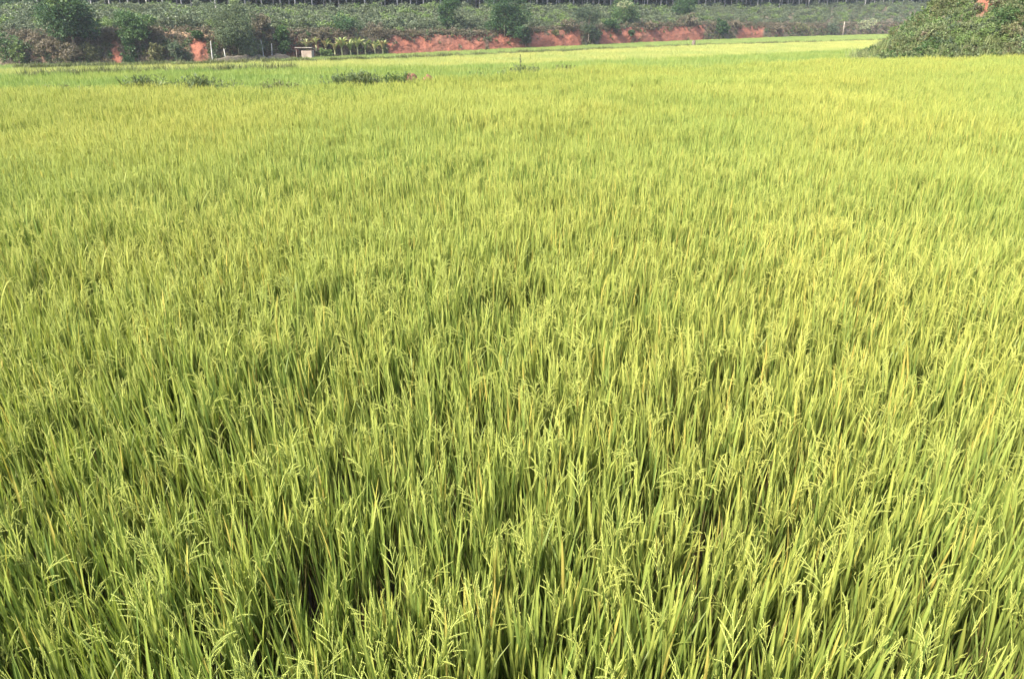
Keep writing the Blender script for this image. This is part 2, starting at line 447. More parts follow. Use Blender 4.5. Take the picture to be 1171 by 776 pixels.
def near_field():
    st = .158; P = []
    xs = np.arange(-34, 40, st); ys = np.arange(-1.0, 40, st)
    X, Y = np.meshgrid(xs, ys); X = X.ravel(); Y = Y.ravel()
    X = X + rng.uniform(-.5, .5, len(X)) * st * .95; Y = Y + rng.uniform(-.5, .5, len(Y)) * st * .95
    u = X / np.maximum(Y, 8.0)
    edge = np.interp(u, *tA) + np.sin(X * 1.7) * .12
    k = (np.abs(X) < Y * .78 + 8) & (Y < edge)
    X, Y = X[k], Y[k]; n = len(X)
    lowf = np.array([n3(x * .22, y * .22, 1.5) for x, y in zip(X, Y)]); midf = np.array([n3(x * 1.1, y * 1.1, 4.5) for x, y in zip(X, Y)])
    keep = rng.random(n) > np.clip(-midf * .9 - .22, 0, .6)
    X, Y, lowf, midf = X[keep], Y[keep], lowf[keep], midf[keep]; n = len(X)
    h = (1 + .13 * lowf + .07 * midf + rng.normal(0, .035, n)) * 1.0
    lx = np.array([n3(x * .4, y * .4, 20) for x, y in zip(X, Y)]) * .075; ly = np.array([n3(x * .4, y * .4, 30) for x, y in zip(X, Y)]) * .075
    rot = np.stack([lx + rng.normal(0, .035, n), ly + rng.normal(0, .035, n), rng.uniform(0, 6.283, n)], 1)
    # tilt is about world axes only when the spin is first: order XYZ applies X, then Y, then Z, so spin the tilt back
    cz, sz = np.cos(-rot[:, 2]), np.sin(-rot[:, 2]); tx, ty = rot[:, 0].copy(), rot[:, 1].copy()
    rot[:, 0] = tx * cz - ty * sz; rot[:, 1] = tx * sz + ty * cz
    scl = np.stack([h * 1.03, h * 1.03, h], 1)
    o = scatter('rice_crop', np.stack([X, Y, np.zeros(n)], 1), rot, scl, rng.integers(0, 9, n) + 9 * (rng.random(n) < np.clip(.40 - .07 * X + .9 * lowf, .08, .85)), hills)
    tag(o, 'dense ripening rice with upright yellow green leaves filling the near paddy', 'rice crop')
    print('near rice', n)
near_field()

def make_patch(seed, c1, c2, n=230, size=1.0, hgt=.85):
    rg = random.Random(seed); mb = MB()
    for i in range(n):
        x, y = rg.uniform(-.5, .5) * size, rg.uniform(-.5, .5) * size
        c = lerp(c1, c2, rg.random()); L = rg.uniform(.38, .5); z0 = hgt - L + rg.uniform(-.12, .06)
        leaf(mb, (x, y, z0), rg.uniform(0, 6.28), rg.uniform(.02, .35), L, rg.uniform(.016, .028), rg.uniform(0, .7), c, None, 2, rg.uniform(-.5, .5))
    return bpy.data.objects.new('rice_patch', mb.mesh('rice_patch', [M_rice, M_grain]))
def far_field(name, label, y0, y1, zf, c1, c2, seed, sz=1.0, hgt=.85):
    pv = [make_patch(seed + i, c1, c2, 230, 1.1, hgt) for i in range(5)]
    P = []
    for Yv in np.arange(20, 260, sz):
        for Xv in np.arange(-(Yv * .72 + 4), Yv * .72 + 4, sz):
            u = Xv / Yv
            a, b = y0(u), y1(u)
            if a + .3 < Yv < b - .1: P.append((Xv + rng.uniform(-.3, .3) * sz, Yv + rng.uniform(-.3, .3) * sz, zf(u, Yv)))
    n = len(P); P = np.array(P)
    rot = np.stack([rng.normal(0, .03, n), rng.normal(0, .03, n), rng.uniform(0, 6.283, n)], 1)
    h = rng.normal(1, .05, n)
    scl = np.stack([np.ones(n) * sz * 1.05, np.ones(n) * sz * 1.05, h], 1)
    o = scatter(name, P, rot, scl, rng.integers(0, 5, n), pv); tag(o, label, 'rice crop'); print(name, n)
pf = {}
def P_(u):
    k = round(u * 200)
    if k not in pf: pf[k] = prof(k / 200)
    return pf[k]
far_field('green_rice_crop', 'mid green strip of younger rice just beyond the weedy bund', lambda u: P_(u)[4][0], lambda u: P_(u)[5][0], lambda u, y: P_(u)[4][1], (.225, .305, .07), (.305, .36, .095), 300)
far_field('yellow_rice_crop', 'bright yellow strip of riper rice in the middle lower paddy', lambda u: P_(u)[8][0], lambda u: P_(u)[9][0], lambda u, y: P_(u)[8][1], (.39, .41, .125), (.46, .455, .155), 320)
far_field('pale_rice_crop', 'pale green strip of rice along the foot of the red bank', lambda u: P_(u)[12][0], lambda u: P_(u)[13][0], lambda u, y: P_(u)[12][1], (.24, .32, .085), (.32, .38, .12), 340, hgt=.7)

# ------------------------------------------------------------------ leaves and trees
def leaf_cloud(mb, blobs, n, size, cols, rg, droop=0.0, mat=0, aspect=.55, clump=.35):
    """n leaf sprays spread through ellipsoid blobs (cx,cy,cz,rx,ry,rz), thicker near their skins; each clump has its own leaf colour"""
    vol = [b[3] * b[4] + b[4] * b[5] + b[3] * b[5] for b in blobs]; tot = sum(vol)
    for b, v in zip(blobs, vol):
        m = int(n * v / tot); ncl = max(3, m // 14)
        for c in range(ncl):
            d = Vector((rg.gauss(0, 1), rg.gauss(0, 1), rg.gauss(0, 1))).normalized(); rr = rg.uniform(.45, 1.05)
            cc = Vector((b[0] + d.x * b[3] * rr, b[1] + d.y * b[4] * rr, b[2] + d.z * b[5] * rr))
            col = lerp(cols[0], cols[1], min(1, max(0, rg.gauss(.5, .28)))); cr = clump * min(b[3], b[5]) * rg.uniform(.6, 1.3)
            for k in range(m // ncl):
                e = Vector((rg.gauss(0, .5), rg.gauss(0, .5), rg.gauss(0, .4))) * cr
                p = cc + e
                dr = (d * .8 + Vector((rg.gauss(0, .7), rg.gauss(0, .7), rg.gauss(0, .5) - droop))).normalized()
                sd = dr.cross(Vector((rg.gauss(0, 1), rg.gauss(0, 1), rg.gauss(0, 1) + .5))).normalized()
                L = size * rg.uniform(.6, 1.4); W = L * aspect * .5; nn = dr.cross(sd) * L * .12
                q = lerp(col, cols[2] if len(cols) > 2 else col, .5 * rg.random())
                mb.add([p, p + dr * L * .45 + sd * W + nn, p + dr * L - nn, p + dr * L * .45 - sd * W + nn], [(0, 1, 2, 3)], q, mat)

def make_trunk(mb, H, r, blobs, rg, col=(.2, .17, .13), lean=0):
    top = Vector((lean * H * .3 + rg.uniform(-.1, .1) * H * .2, rg.uniform(-.1, .1) * H * .2, H * .62))
    tube(mb, [(0, 0, -.3), (top.x * .2, top.y * .2, H * .2), (top.x * .6, top.y * .6, H * .42), top], [r * 1.3, r, r * .75, r * .45], col, 7)
    for b in blobs[:8]:
        s = top * rg.uniform(.55, .95); e = Vector(b[:3]); mid = (s + e) / 2 + Vector((0, 0, .1 * H))
        tube(mb, [s, mid, e], [r * .38, r * .25, r * .08], col, 5)

def crown_blobs(H, Wd, rg, n=9, low=.3, flat=1.0):
    out = []
    for i in range(n):
        z = H * rg.uniform(low + .1, .9); k = math.sqrt(max(.1, 1 - ((z / H - (low + 1) / 2) / (.58 * (1 - low) + .05)) ** 2))
        a = rg.uniform(0, 6.28); rad = Wd * .5 * k * rg.uniform(.25, .72)
        s = Wd * rg.uniform(.16, .27)
        out.append((math.cos(a) * rad, math.sin(a) * rad, z, s, s, s * rg.uniform(.6, .85) * flat))
    out.append((0, 0, H * (1 + low) / 2, Wd * .3, Wd * .3, H * (1 - low) * .36))
    return out

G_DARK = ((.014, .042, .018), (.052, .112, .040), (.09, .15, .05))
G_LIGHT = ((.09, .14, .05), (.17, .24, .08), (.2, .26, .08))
G_MIDT = ((.030, .075, .025), (.080, .148, .048), (.12, .18, .06))
G_GREY = ((.05, .075, .045), (.105, .14, .08), (.14, .17, .10))
G_BROWN = ((.085, .072, .05), (.19, .155, .105), (.23, .2, .14))
G_PALE = ((.18, .22, .12), (.36, .38, .22), (.42, .42, .27))
G_TREE = ((.03, .052, .03), (.075, .105, .06), (.1, .13, .07))
G_WEED = ((.06, .095, .045), (.12, .165, .075), (.15, .19, .09))
G_SLOPE = ((.068, .096, .054), (.15, .185, .105), (.19, .21, .13))
G_VINE = ((.105, .13, .06), (.195, .225, .11), (.22, .25, .12))
G_OLIVE = ((.08, .09, .04), (.17, .17, .08), (.2, .2, .09))

def scale_at(px, Y): return Y / ray(px, 45)[1] / FPX   # metres per pixel

def tree(name, label, cat, px, ytop, ybot, wpx, off, cols, n=3500, leafsz=.22, low=.25, seed=0, droop=.15, nb=9, trunk=True, aspect=.55, group=None, trunk_r=None, top=None):
    u = u_of(px); Y = float(foot(u)) + off; base = ground_pt(px, Y)
    H = z_at(px, ytop, Y) - base.z; Wd = wpx * scale_at(px, Y)
    rg = random.Random(1000 + seed + int(px)); n = int(n * 1.9)
    t = empty(name, base); tag(t, label, cat, group)
    bl = crown_blobs(H, Wd, rg, nb, low)
    cb = MB(); leaf_cloud(cb, bl, n, leafsz, cols, rg, droop, aspect=aspect)
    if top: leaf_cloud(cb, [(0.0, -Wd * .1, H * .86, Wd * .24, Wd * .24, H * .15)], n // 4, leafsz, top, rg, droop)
    cb.build('crown', M_leaf, t)
    if trunk:
        tb = MB(); make_trunk(tb, H, trunk_r or max(.07, H * .018), bl, rg); tb.build('trunk', M_bark, t)
    return t

# the named trees and bushes along the bank, left to right (pixel column, top, foot, width -> real size at the bank's own distance)
tree('shrub', 'rounded green shrub at the far left end of the bank', 'shrub', 8, 33, 72, 44, .6, G_MIDT, 1800, .2, .05, 1, nb=7)
tree('shrub', 'bright yellow green leafy bush in front of the leftmost shrub', 'shrub', 17, 46, 72, 20, -.1, G_LIGHT, 700, .22, .2, 2, nb=5)
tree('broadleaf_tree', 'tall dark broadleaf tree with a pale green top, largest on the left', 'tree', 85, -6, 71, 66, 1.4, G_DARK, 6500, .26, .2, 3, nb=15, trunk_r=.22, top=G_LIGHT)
tree('broadleaf_tree', 'rounded green tree between the tall dark tree and the tan earth ledge', 'tree', 160, 12, 70, 44, 1.6, G_MIDT, 3600, .23, .2, 4, nb=10)
tree('shrub', 'low dark green bush at the foot of the rounded green tree', 'shrub', 146, 44, 70, 24, .2, G_DARK, 1000, .2, .05, 5, nb=5)
tree('shrub', 'pale grey green bush below the tan earth ledge', 'shrub', 199, 42, 69, 20, .4, G_GREY, 900, .2, .1, 6, nb=5)
tree('bamboo_clump', 'wide airy grey green bamboo clump with drooping sprays', 'bamboo', 272, 6, 69, 70, .8, ((.035, .06, .03), (.105, .14, .07), (.15, .18, .09)), 9500, .26, .08, 7, droop=.9, nb=13, aspect=.28)
tree('bare_tree', 'brownish half bare tree crowded against the bamboo clump', 'tree', 300, 14, 64, 30, 3.6, G_BROWN, 1300, .2, .25, 8, nb=6)
tree('columnar_tree', 'narrow upright dark green tree beside the small shed', 'tree', 325, 26, 64, 22, .9, G_MIDT, 2200, .2, .03, 9, nb=8)
tree('shrub', 'dark bush on the slope above the banana plants', 'shrub', 395, 18, 46, 42, 5.0, G_DARK, 1600, .22, .05, 10, nb=7)
tree('broadleaf_tree', 'compact blue green tree standing on the slope above the red bank', 'tree', 512, -4, 30, 30, 8.5, G_DARK, 4500, .22, .05, 11, nb=9)
tree('weeping_tree', 'large dark drooping tree hanging over the red bank', 'tree', 577, -4, 50, 54, 2.6, G_DARK, 7000, .28, .0, 12, droop=.8, nb=13, aspect=.4)
tree('shrub', 'small grey green bush under the large drooping tree', 'shrub', 601, 32, 52, 20, .8, G_GREY, 800, .22, .05, 13, nb=5)
tree('columnar_tree', 'tall slim grey green tree growing from the foot of the bank', 'tree', 673, -4, 50, 34, .9, G_TREE, 4600, .26, .03, 14, droop=.7, nb=12, aspect=.3)
tree('shrub', 'round green shrub on the bank beside the slim grey green tree', 'shrub', 697, 24, 44, 24, 3.0, G_DARK, 1100, .24, .05, 15, nb=5)
tree('flowering_tree', 'low wide tree with whitish blossom on its top', 'tree', 712, 2, 30, 36, 8.0, G_MIDT, 2300, .26, .1, 16, nb=8, top=G_PALE)
tree('shrub', 'small dark bush on the bare red bank below the whitish tree', 'shrub', 721, 34, 47, 13, 1.5, G_DARK, 500, .24, .05, 17, nb=4)
tree('broadleaf_tree', 'dark round tree at the forest edge on the right of the slope', 'tree', 778, -4, 20, 32, 14.0, G_DARK, 2400, .28, .1, 18, nb=8)
tree('shrub', 'dark green bush at the right end of the long red bank', 'shrub', 822, 23, 44, 24, 1.4, G_DARK, 1400, .3, .03, 19, nb=6)
for i, (px, yt, yb, wd, off, cols, lab) in enumerate([
    (52, 46, 72, 36, 1.2, G_BROWN, 'dry brown brush left of the tall dark tree'), (78, 52, 71, 34, .3, G_BROWN, 'dry brown brush in front of the tall dark tree trunk'),
    (104, 50, 71, 24, .6, G_OLIVE, 'olive brush right of the tall dark tree trunk'), (124, 36, 62, 22, 2.4, G_BROWN, 'dry brown bush higher up between the two left trees'),
    (178, 48, 70, 24, .4, G_OLIVE, 'olive brush right of the low dark green bush'), (226, 36, 52, 18, 2.8, G_MIDT, 'green bush on the ledge left of the bamboo clump'),
    (362, 34, 56, 30, 2.4, G_BROWN, 'dry brown bush behind the shed'), (430, 26, 46, 28, 4.2, G_BROWN, 'dry brown bush above the last banana plants'),
    (372, 55, 64, 16, -.2, G_LIGHT, 'low green bush beside the shed wall'), (632, 38, 46, 12, 2.6, G_OLIVE, 'olive tuft on the red bank between two trees'),
    (648, 24, 40, 26, 3.4, G_BROWN, 'dry brown bush left of the slim grey green tree'), (740, 27, 36, 26, 3.6, G_BROWN, 'dry brown bush on the lip of the red bank'),
    (783, 19, 33, 26, 4.6, G_BROWN, 'dry pinkish brown brush on the bank under the forest edge tree'), (838, 26, 42, 22, 2.6, G_BROWN, 'dry brown bush right of the dark green bush'),
    (884, 28, 42, 22, 1.6, G_BROWN, 'dry brown bush past the last red patch of bank'), (915, 26, 40, 30, 1.8, G_OLIVE, 'olive bush left of the pale post'),
    (945, 27, 39, 26, 1.4, G_GREY, 'grey green bush just left of the pale post'), (985, 24, 38, 34, 1.8, G_PALE, 'pale flowering brush at the right end of the bank')]):
    tree('brush', lab, 'brush', px, yt, yb, wd, off, cols, 900, .22 if px < 600 else .28, .02, 50 + i, nb=6, trunk=False)

# ------------------------------------------------------------------ tall bamboo shoot, pale stems
def pole_like(name, label, cat, px, ytop, off, r, col, mat, lean=0):
    u = u_of(px); Y = float(foot(u)) + off; b = ground_pt(px, Y); H = z_at(px, ytop, Y) - b.z
    mb = MB(); tube(mb, [(0, 0, -.2), (lean * .4, 0, H * .5), (lean, 0, H)], [r, r * .9, r * .75], col, 8)
    o = mb.build(name, mat); o.location = b; tag(o, label, cat); return o, H
u = u_of(275); Y = float(foot(u)) + 1.4; b = ground_pt(275, Y); H = z_at(275, -8, Y) - b.z
t = empty('bamboo_shoot', b); tag(t, 'yellow green plume rising out of the top of the bamboo clump', 'bamboo')
mb = MB(); tube(mb, [(-.5, 0, 0), (-.2, 0, H * .5), (0, 0, H)], [.05, .04, .02], (.22, .26, .1), 6); mb.build('stem', M_leaf, t)
mb = MB(); rg = random.Random(4)
leaf_cloud(mb, [(0, 0, H * .9, .7, .7, .9), (-.3, 0, H * .78, .55, .5, .6)], 260, .38, G_PALE[:1] + ((.28, .34, .12), (.3, .36, .12)), rg, -.6, aspect=.3); mb.build('crown', M_leaf, t)
for i, (px, yt, lab) in enumerate([(240, 47, 'pale bare stem at the left side of the bamboo clump'), (300, 46, 'pale forked stem right of the bamboo clump'), (309, 50, 'short pale stem next to the narrow upright tree'),
                                   (256, 56, 'short pale stub in front of the bamboo clump')]):
    o, H = pole_like('bare_sapling', lab, 'stem', px, yt, -.1, .085, (.4, .37, .27), M_rubber, random.Random(i).uniform(-.2, .2)); tag(o, group='pale stems around the bamboo')
pole_like('post', 'thin pale post standing at the foot of the bank on the right', 'post', 962, 25, .4, .15, (.4, .37, .3), M_wood)

# ------------------------------------------------------------------ shed
Y = float(foot(u_of(348))) - .6; b = ground_pt(348, Y); sc = scale_at(348, Y)
t = empty('shed', b); tag(t, 'small open sided field shed with a pale wall and a lean-to roof', 'shed')
hw = z_at(348, 55.5, Y) - b.z
mb = MB(); box(mb, (.32, 0, hw * .42), (1.45, 1.2, hw * .84), (.5, .38, .3)); box(mb, (-.35, .62, hw * .4), (.2, .1, hw * .8), (.4, .3, .25)); mb.build('wall', M_wall, t, False)
mb = MB(); box(mb, (-.05, -.05, hw * .97), (2.4, 1.8, .09), (.4, .4, .36))
for k in range(12): box(mb, (-1.2 + k * .21, -.05, hw * .97 + .047), (.05, 1.88, .03), (.4, .4, .36))
o = mb.build('roof', M_tin, t, False); o.rotation_euler = (R(-9), 0, 0); o.location = (0, .05, .05)
for dx, dy in ((-1.05, -.75), (-1.05, .75), (1.02, -.75), (1.02, .75)):
    mb = MB(); tube(mb, [(dx, dy, -.1), (dx, dy, hw * .92)], [.05, .045], (.3, .25, .2), 6); mb.build('post', M_wood, t)

# ------------------------------------------------------------------ banana plants
def banana(px, ytop, off, label, seed, dry=0):
    u = u_of(px); Y = float(foot(u)) + off; b = ground_pt(px, Y); H = z_at(px, ytop, Y) - b.z
    rg = random.Random(seed); t = empty('banana_plant', b); tag(t, label, 'banana plant', 'banana plants by the shed')
    sh = H * .5
    mb = MB(); tube(mb, [(0, 0, -.2), (.03, 0, sh * .5), (0, 0, sh)], [.16, .12, .08], (.42, .40, .20), 8); mb.build('stem', M_leaf, t)
    mb = MB(); n = 9
    for k in range(n):
        az = k * 2.4 + rg.uniform(-.3, .3); c = lerp((.21, .27, .09), (.38, .38, .18), rg.random())
        if rg.random() < .2 + dry: c = (.34, .26, .14)
        leaf(mb, (0, 0, sh * .95), az, rg.uniform(.1, .6), H * rg.uniform(.5, .68), H * .15, rg.uniform(.7, 2.0), c, None, 7, rg.uniform(-.4, .4), .5)
    mb.build('crown', M_leaf, t)
for i, (px, yt, off, lab, dry) in enumerate([
    (350, 44, .8, 'yellowish banana plant right behind the shed', .3), (361, 42, 1.0, 'banana plant between the shed and the row of banana plants', .2), (372, 44, .6, 'banana plant above the low green bush', .2),
    (382, 47, .2, 'short dry banana plant at the left end of the row', .5), (390, 41, .1, 'tall banana plant near the left end of the row', 0), (400, 46, .1, 'small banana plant left of the tallest one', 0),
    (408, 41, .1, 'tallest leafy banana plant in the middle of the row', 0), (417, 45, .1, 'banana plant just right of the tallest one', 0), (428, 47, .3, 'faint pale banana plant second from the right end of the row', .2),
    (437, 45, .1, 'dry pale banana plant at the right end of the row, against the red bank', .4)]):
    banana(px, yt, off, lab, 60 + i, dry)

# ------------------------------------------------------------------ low earth bund in front of the bamboo clump
def earth_ridge(name, label, x0, x1, Y0, h, wd, col, mat):
    mb = MB(); n = 40; m = 9; vs = []; fs = []
    for i in range(n + 1):
        t = i / n; px = x0 + (x1 - x0) * t; b = ground_pt(px, Y0(px)); e = min(1, 6 * t, 6 * (1 - t))
        for j in range(m):
            s = j / (m - 1) * 2 - 1
            vs.append((b.x, b.y + s * wd / 2, b.z - .1 + (h * e * (1 - s * s) * (1 + .35 * n3(b.x * .8, s, 3)) + .1)))
    for i in range(n):
        for j in range(m - 1):
            a = i * m + j; fs.append((a, a + m, a + m + 1, a + 1))
    mb.add(vs, fs, col); o = mb.build(name, mat); tag(o, label, 'earth ridge'); return o
earth_ridge('earth_ridge', 'low dark earth ridge in front of the bamboo clump', 226, 345, lambda px: float(foot(u_of(px))) - 1.5, 1.15, 2.0, (.12, .10, .07), M_ground)

# ------------------------------------------------------------------ weeds on the near bund
def weed(px0, px1, h, label, seed, n, cols=G_VINE, dense=1):
    if cols is G_DARK: cols = G_WEED
    n = int(n * 1.5)
    rg = random.Random(seed); pxm = (px0 + px1) / 2; u = u_of(pxm, 88); Y = float(I(tA, u)) + .35
    b = Vector((u * Y, Y, .08)); wd = (px1 - px0) * Y / FPX / ray(pxm, 88)[1]
    u2 = u_of(px1, 88); dYdX = (float(I(tA, u2)) - float(I(tA, u_of(px0, 88)))) / max(.2, wd)
    mb = MB(); HH = .92 + h * .62
    for k in range(n):
        x = rg.uniform(-.5, .5) * wd; y = x * dYdX + rg.uniform(-.3, .5); e = (1 - abs(2 * x / wd) ** 2.5) * .55 + .45
        hh = (.72 + rg.random() * .28) * HH * e; lx, ly = rg.gauss(0, .2), rg.gauss(0, .2)
        tube(mb, [(x, y, 0), (x + lx * .5, y + ly * .5, hh * .6), (x + lx, y + ly, hh)], [.008, .006, .003], (.16, .17, .07), 3, 0, False)
        for q in range(12):
            t = rg.uniform(.35, 1.0); p = (x + lx * t, y + ly * t, hh * t)
            leaf(mb, p, rg.uniform(0, 6.28), rg.uniform(.5, 1.7), rg.uniform(.07, .15), rg.uniform(.025, .045), rg.uniform(0, .9), lerp(cols[0], cols[1], rg.random()), None, 2, 0)
    o = mb.build('weed_clump', M_leaf); o.location = b; tag(o, label, 'weeds', 'weed clumps on the bund')
weed(48, 64, .06, 'small weed tuft furthest left on the bund', 1, 22)
weed(76, 90, .04, 'tiny weed tuft between the leftmost tuft and the first dark clump', 2, 16, G_OLIVE)
weed(142, 180, .36, 'first dark weed clump from the left, low and rounded', 3, 190, G_DARK)
weed(176, 206, .03, 'thin weeds joining the two dark left clumps', 4, 50)
weed(203, 246, .26, 'dark weed clump right of the thin joining weeds', 5, 210, G_DARK)
weed(247, 264, .08, 'small weed tuft at the right end of the left clumps', 6, 30)
weed(290, 345, .03, 'sparse weeds between the left and middle clumps', 7, 60, G_OLIVE)
weed(366, 444, .30, 'long dark weed clump in the middle of the bund, the widest one', 8, 340, G_DARK)
weed(436, 476, .22, 'weed clump left of the reddish soil heap', 9, 120, G_MIDT)
weed(540, 552, .12, 'lone small weed tuft between the soil heap and the dark sapling', 10, 18, G_DARK)
weed(570, 625, .22, 'weed clump around the foot of the dark sapling', 11, 140, G_DARK)
weed(620, 662, .16, 'thin upright weeds right of the dark sapling', 12, 60, G_OLIVE)
# sapling
u = u_of(595, 78); Y = float(I(tA, u)) + .5; b = Vector((u * Y, Y, .05)); H = z_at(595, 62, Y) - b.z
t = empty('sapling', b); tag(t, 'thin dark sapling standing up from the bund weeds', 'sapling')
mb = MB(); tube(mb, [(0, 0, 0), (.03, 0, H * .5), (0, 0, H)], [.011, .009, .005], (.1, .09, .06), 5); mb.build('stem', M_bark, t)
mb = MB(); rg = random.Random(5)
for k in range(34): leaf(mb, (rg.gauss(0, .012), 0, H * rg.uniform(.45, .98)), rg.uniform(0, 6.28), rg.uniform(.2, .9), rg.uniform(.05, .11), .028, .5, lerp(G_DARK[0], G_DARK[1], rg.random()), None, 2)
mb.build('crown', M_leaf, t)
# reddish soil heaps
for i, (px, w_, h_, lab) in enumerate([(470, .5, .93, 'reddish soil heap at the right end of the middle weed clumps'), (489, .5, .87, 'smaller reddish soil heap right of the other one')]):
    u = u_of(px, 88); Y = float(I(tA, u)) + .7; mb = MB(); vs = []; fs = []; nr, na = 6, 16
    for r_ in range(nr + 1):
        for a_ in range(na):
            k = r_ / nr; th = a_ * 6.283 / na; rr = w_ * k * (1 + .2 * n3(math.cos(th), math.sin(th), px))
            vs.append((rr * math.cos(th), rr * math.sin(th) * .8, h_ * (1 - k ** 2.2) * (1 + .15 * n3(rr * 3, th, px))))
    for r_ in range(nr):
        for a_ in range(na): a1 = r_ * na + a_; a2 = r_ * na + (a_ + 1) % na; fs.append((a1, a1 + na, a2 + na, a2))
    mb.add(vs, fs, RED); o = mb.build('soil_heap', M_soil); o.location = (u * Y, Y, .05); tag(o, lab, 'soil heap')
# dark stump far out on the paddy edge
u = u_of(793, 52); Y = P_(u)[10][0] + .6; z = P_(u)[10][1]
mb = MB(); tube(mb, [(0, 0, -.1), (.02, 0, .6), (.06, 0, .9)], [.3, .27, .2], (.1, .09, .06), 9); o = mb.build('stump', M_bark); o.location = (u * Y, Y, z)
tag(o, 'small dark stump on the far bund in front of the red bank', 'stump')

# ------------------------------------------------------------------ rubber plantation: countable front rows, then one mass
def rubber_parts(seed):
    rg = random.Random(seed); H = rg.uniform(13, 16); lean = rg.uniform(-.5, .5)
    tb = MB(); tube(tb, [(0, 0, -.4), (lean * .1, 0, 1.5), (lean * .5, rg.uniform(-.2, .2), 4.5), (lean, 0, 8.0), (lean * 1.2, 0, 11)], [.17, .12, .105, .09, .05], (.3, .3, .27), 8)
    bl = []
    for k in range(9):
        a = rg.uniform(0, 6.28); r = rg.uniform(.6, 2.0); z = rg.uniform(.36, .95) * H; bl.append((lean + math.cos(a) * r, math.sin(a) * r, z, 1.4, 1.4, 1.1))
        tube(tb, [(lean, 0, 4.5 + k * .4), (lean + math.cos(a) * r * .6, math.sin(a) * r * .6, z * .85), (lean + math.cos(a) * r, math.sin(a) * r, z)], [.07, .05, .02], (.3, .3, .27), 5)
    cb = MB(); leaf_cloud(cb, bl, 1900, .62, G_MIDT, rg, .5, aspect=.6)
    return tb.mesh('trunk', M_rubber), cb.mesh('crown', M_leaf)
RP = [rubber_parts(900 + i) for i in range(6)]
rowlab = ['pale rubber tree trunk in the sunlit front row above the shrubs', 'rubber tree trunk in the second row of the plantation', 'rubber tree trunk in the third row of the plantation', 'shaded rubber tree trunk in the fourth row of the plantation']
cnt = 0; far_pts = []
for row in range(16):
    off = BANK + SLOPE + 1.0 + row * 6.0
    u = -.60; rg = random.Random(row)
    while u < .60:
        Y = float(foot(u)) + off + rg.uniform(-.8, .8); X = u * Y
        u += (3.0 + rg.uniform(-.6, .6)) / Y
        z = ter(u, Y); X = u * Y
        if row < 4 and -.575 < u < .50 and cnt < 296:
            k = rg.randrange(6); rz = rg.uniform(0, 6.28); t = empty('rubber_tree', (X, Y, z), rz); t.scale = (1, 1, rg.uniform(.9, 1.1))
            tag(t, rowlab[row], 'rubber tree', ['front row of rubber trees', 'second row of rubber trees', 'third row of rubber trees', 'fourth row of rubber trees'][row])
            for nm, me in zip(('trunk', 'crown'), RP[k]):
                c = bpy.data.objects.new(nm, me); COL.objects.link(c); c.parent = t
            cnt += 1
        elif row >= 4 or not (-.575 < u < .50): far_pts.append((X, Y, z, rg.uniform(0, 6.28)))
print('rubber', cnt, len(far_pts))
whole = []
for a, c in RP[:4]:
    j = bpy.data.meshes.new('rubber_whole')
    import bmesh
    bm = bmesh.new(); bm.from_mesh(a); nf = len(bm.faces); bm.from_mesh(c); bm.faces.ensure_lookup_table()
    for f in bm.faces[nf:]: f.material_index = 1
    bm.to_mesh(j); bm.free(); j.materials.clear(); j.materials.append(M_rubber); j.materials.append(M_leaf)
    whole.append(bpy.data.objects.new('rubber_whole', j))
fp = np.array(far_pts); n = len(fp)
o = scatter('rubber_wood', fp[:, :3], np.stack([np.zeros(n), np.zeros(n), fp[:, 3]], 1), np.ones((n, 3)), rng.integers(0, 4, n), whole)
tag(o, 'dark depths of the rubber plantation behind its front rows', 'wood')

def bush_obj(name, seed, W_, H_, n, sz, cols, droop=.1, nb=5, mat=None):
    rg = random.Random(seed); mb = MB(); bl = crown_blobs(H_, W_, rg, nb, .0)
    leaf_cloud(mb, bl, n, sz, cols, rg, droop); return bpy.data.objects.new(name, mb.mesh(name, mat or M_leaf))
# shaded undergrowth inside the plantation
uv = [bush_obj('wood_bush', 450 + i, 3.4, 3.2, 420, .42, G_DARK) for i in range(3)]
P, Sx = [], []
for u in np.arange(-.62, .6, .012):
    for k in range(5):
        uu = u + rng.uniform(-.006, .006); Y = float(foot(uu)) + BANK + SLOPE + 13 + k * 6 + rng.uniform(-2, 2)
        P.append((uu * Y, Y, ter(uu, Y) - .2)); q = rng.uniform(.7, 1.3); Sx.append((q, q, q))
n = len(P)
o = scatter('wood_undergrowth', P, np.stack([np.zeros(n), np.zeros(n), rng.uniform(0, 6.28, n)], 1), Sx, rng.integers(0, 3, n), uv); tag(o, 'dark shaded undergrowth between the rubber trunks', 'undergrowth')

# ------------------------------------------------------------------ shrub slope above the bank and cover on the bank
sv = [bush_obj('slope_bush', 400 + i, 2.3, 1.5, 420, .2, c) for i, c in enumerate([G_SLOPE, G_SLOPE, G_LIGHT, G_SLOPE, G_GREY, G_SLOPE, G_SLOPE])]
P, Sx, ix = [], [], []
for u in np.arange(-.62, .56, .0125):
    f = float(foot(u))
    for k in range(22):
        if k == 0 and 182 < px_of_u(u) < 243: continue
        uu = u + rng.uniform(-.007, .007); Y = f + BANK + 1.2 + k * (SLOPE - 1.5) / 21 + rng.uniform(-.7, .7)
        P.append((uu * Y, Y, ter(uu, Y) - .1)); s = rng.uniform(.85, 1.4) * (.7 if k == 0 else 1); Sx.append((s, s, s * rng.uniform(.8, 1.15))); ix.append(rng.integers(0, len(sv)))
n = len(P)
o = scatter('shrubbery', P, np.stack([np.zeros(n), np.zeros(n), rng.uniform(0, 6.28, n)], 1), Sx, ix, sv); tag(o, 'continuous green shrubbery covering the slope below the rubber trees', 'shrubbery')
